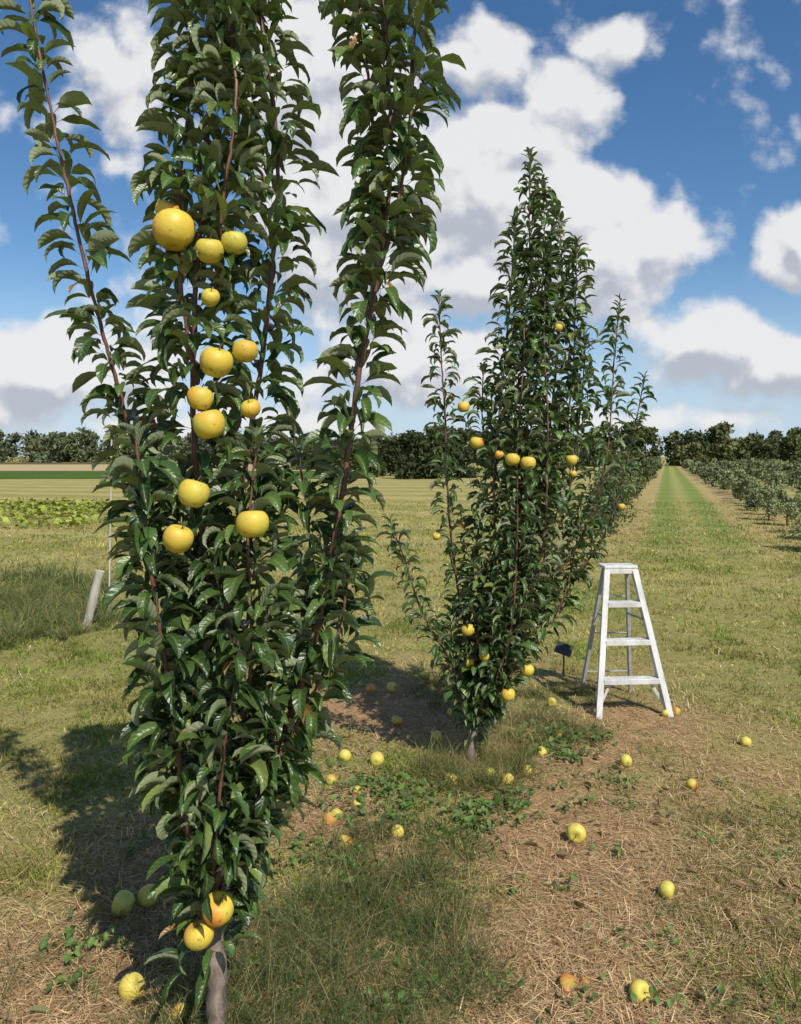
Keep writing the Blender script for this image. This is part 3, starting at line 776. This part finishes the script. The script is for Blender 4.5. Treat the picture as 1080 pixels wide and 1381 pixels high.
for (x, y, rx, ry, a) in clouds:
    cu, cv = (x-540)/1074, (615-y)/1074
    d = vm('MULTIPLY', vm('SUBTRACT', pw, (cu, cv, 0)).outputs[0], (1074/(rx*1.3), 1074/(ry*1.35), 0))
    l = vm('LENGTH', d.outputs[0]).outputs['Value']
    v = mth(gn, gl, 'MULTIPLY', mth(gn, gl, 'SUBTRACT', 1.0, l, clamp=True), a*1.4)
    if acc is None: acc = v
    else:
        n = gn.new('ShaderNodeMath'); n.operation = 'SMOOTH_MAX'; gl.new(acc, n.inputs[0]); gl.new(v, n.inputs[1]); n.inputs[2].default_value = .15; acc = n.outputs[0]
n1_ = gn.new('ShaderNodeTexNoise'); n1_.inputs['Scale'].default_value = 8; n1_.inputs['Detail'].default_value = 8; n1_.inputs['Roughness'].default_value = .64
gl.new(gi.outputs[0], n1_.inputs['Vector'])
vo = gn.new('ShaderNodeTexVoronoi'); vo.feature = 'SMOOTH_F1'; vo.voronoi_dimensions = '2D'; vo.inputs['Scale'].default_value = 15; vo.inputs['Smoothness'].default_value = .35
gl.new(pw, vo.inputs['Vector'])
vo2 = gn.new('ShaderNodeTexVoronoi'); vo2.feature = 'F1'; vo2.voronoi_dimensions = '2D'; vo2.inputs['Scale'].default_value = 34
gl.new(pw, vo2.inputs['Vector'])
bil = mth(gn, gl, 'ADD', mth(gn, gl, 'MULTIPLY', mth(gn, gl, 'SUBTRACT', .42, vo.outputs['Distance']), .42), mth(gn, gl, 'MULTIPLY', mth(gn, gl, 'SUBTRACT', .42, vo2.outputs['Distance']), .18))
dd = mth(gn, gl, 'ADD', acc, mth(gn, gl, 'MULTIPLY', mth(gn, gl, 'SUBTRACT', n1_.outputs[0], .5), 1.45))
dd = mth(gn, gl, 'ADD', dd, bil)
gl.new(dd, go.inputs[0])

tc = ns.new('ShaderNodeTexCoord'); sx = ns.new('ShaderNodeSeparateXYZ'); ls.new(tc.outputs['Generated'], sx.inputs[0])
ady = mth(ns, ls, 'MAXIMUM', mth(ns, ls, 'ABSOLUTE', sx.outputs[1]), .12)
uu = mth(ns, ls, 'DIVIDE', sx.outputs[0], ady); vv = mth(ns, ls, 'DIVIDE', sx.outputs[2], ady)
cb = ns.new('ShaderNodeCombineXYZ'); ls.new(uu, cb.inputs[0]); ls.new(vv, cb.inputs[1])
g1 = ns.new('ShaderNodeGroup'); g1.node_tree = grp; ls.new(cb.outputs[0], g1.inputs[0])
of = ns.new('ShaderNodeVectorMath'); of.operation = 'ADD'; ls.new(cb.outputs[0], of.inputs[0]); of.inputs[1].default_value = (.010, .030, 0)
g2 = ns.new('ShaderNodeGroup'); g2.node_tree = grp; ls.new(of.outputs[0], g2.inputs[0])
alpha = mrange(ns, ls, g1.outputs[0], .14, .60, 0, 1, True)
lit = mrange(ns, ls, mth(ns, ls, 'SUBTRACT', g1.outputs[0], g2.outputs[0]), -.42, .14, 0, 1, True)
ccol = mixc(ns, ls, lit, (.54, .58, .66), (.95, .95, .96))
sky = ns.new('ShaderNodeTexSky'); sky.sky_type = 'NISHITA'; sky.sun_disc = False
sky.sun_elevation = elev; sky.sun_rotation = azim; sky.air_density = 1.0; sky.dust_density = .3; sky.ozone_density = 3.0
hs = ns.new('ShaderNodeHueSaturation'); hs.inputs['Saturation'].default_value = 1.2; ls.new(sky.outputs[0], hs.inputs['Color'])
hz = mrange(ns, ls, sx.outputs[2], 0.0, .24, .8, 0, True)
skc = mixc(ns, ls, hz, hs.outputs[0], (4.4, 5.7, 7.4))
b1 = ns.new('ShaderNodeBackground'); b1.inputs[1].default_value = .112; ls.new(skc, b1.inputs[0])
b2 = ns.new('ShaderNodeBackground'); b2.inputs[1].default_value = .88; ls.new(ccol, b2.inputs[0])
ms = ns.new('ShaderNodeMixShader'); ls.new(mth(ns, ls, 'MULTIPLY', alpha, .97), ms.inputs[0]); ls.new(b1.outputs[0], ms.inputs[1]); ls.new(b2.outputs[0], ms.inputs[2])
wo = ns.new('ShaderNodeOutputWorld'); ls.new(ms.outputs[0], wo.inputs[0])

sl = bpy.data.lights.new('sun', 'SUN'); sl.energy = 5.0; sl.angle = math.radians(.5); sl.color = (1.0, .94, .84)
so = bpy.data.objects.new('sun', sl); scene.collection.objects.link(so)
so.rotation_euler = (-Sv).to_track_quat('-Z', 'Y').to_euler(); so.location = (5, -8, 12)

cam = bpy.data.cameras.new('camera'); cam.lens = 28; cam.sensor_width = 36; cam.clip_end = 6000; cam.clip_start = .05
cam.shift_y = -75/1381
co = bpy.data.objects.new('camera', cam); scene.collection.objects.link(co)
co.location = (0, 0, H); co.rotation_euler = (math.radians(90), 0, 0)
scene.camera = co
scene.view_settings.view_transform = 'Standard'; scene.view_settings.look = 'None'; scene.view_settings.exposure = 0
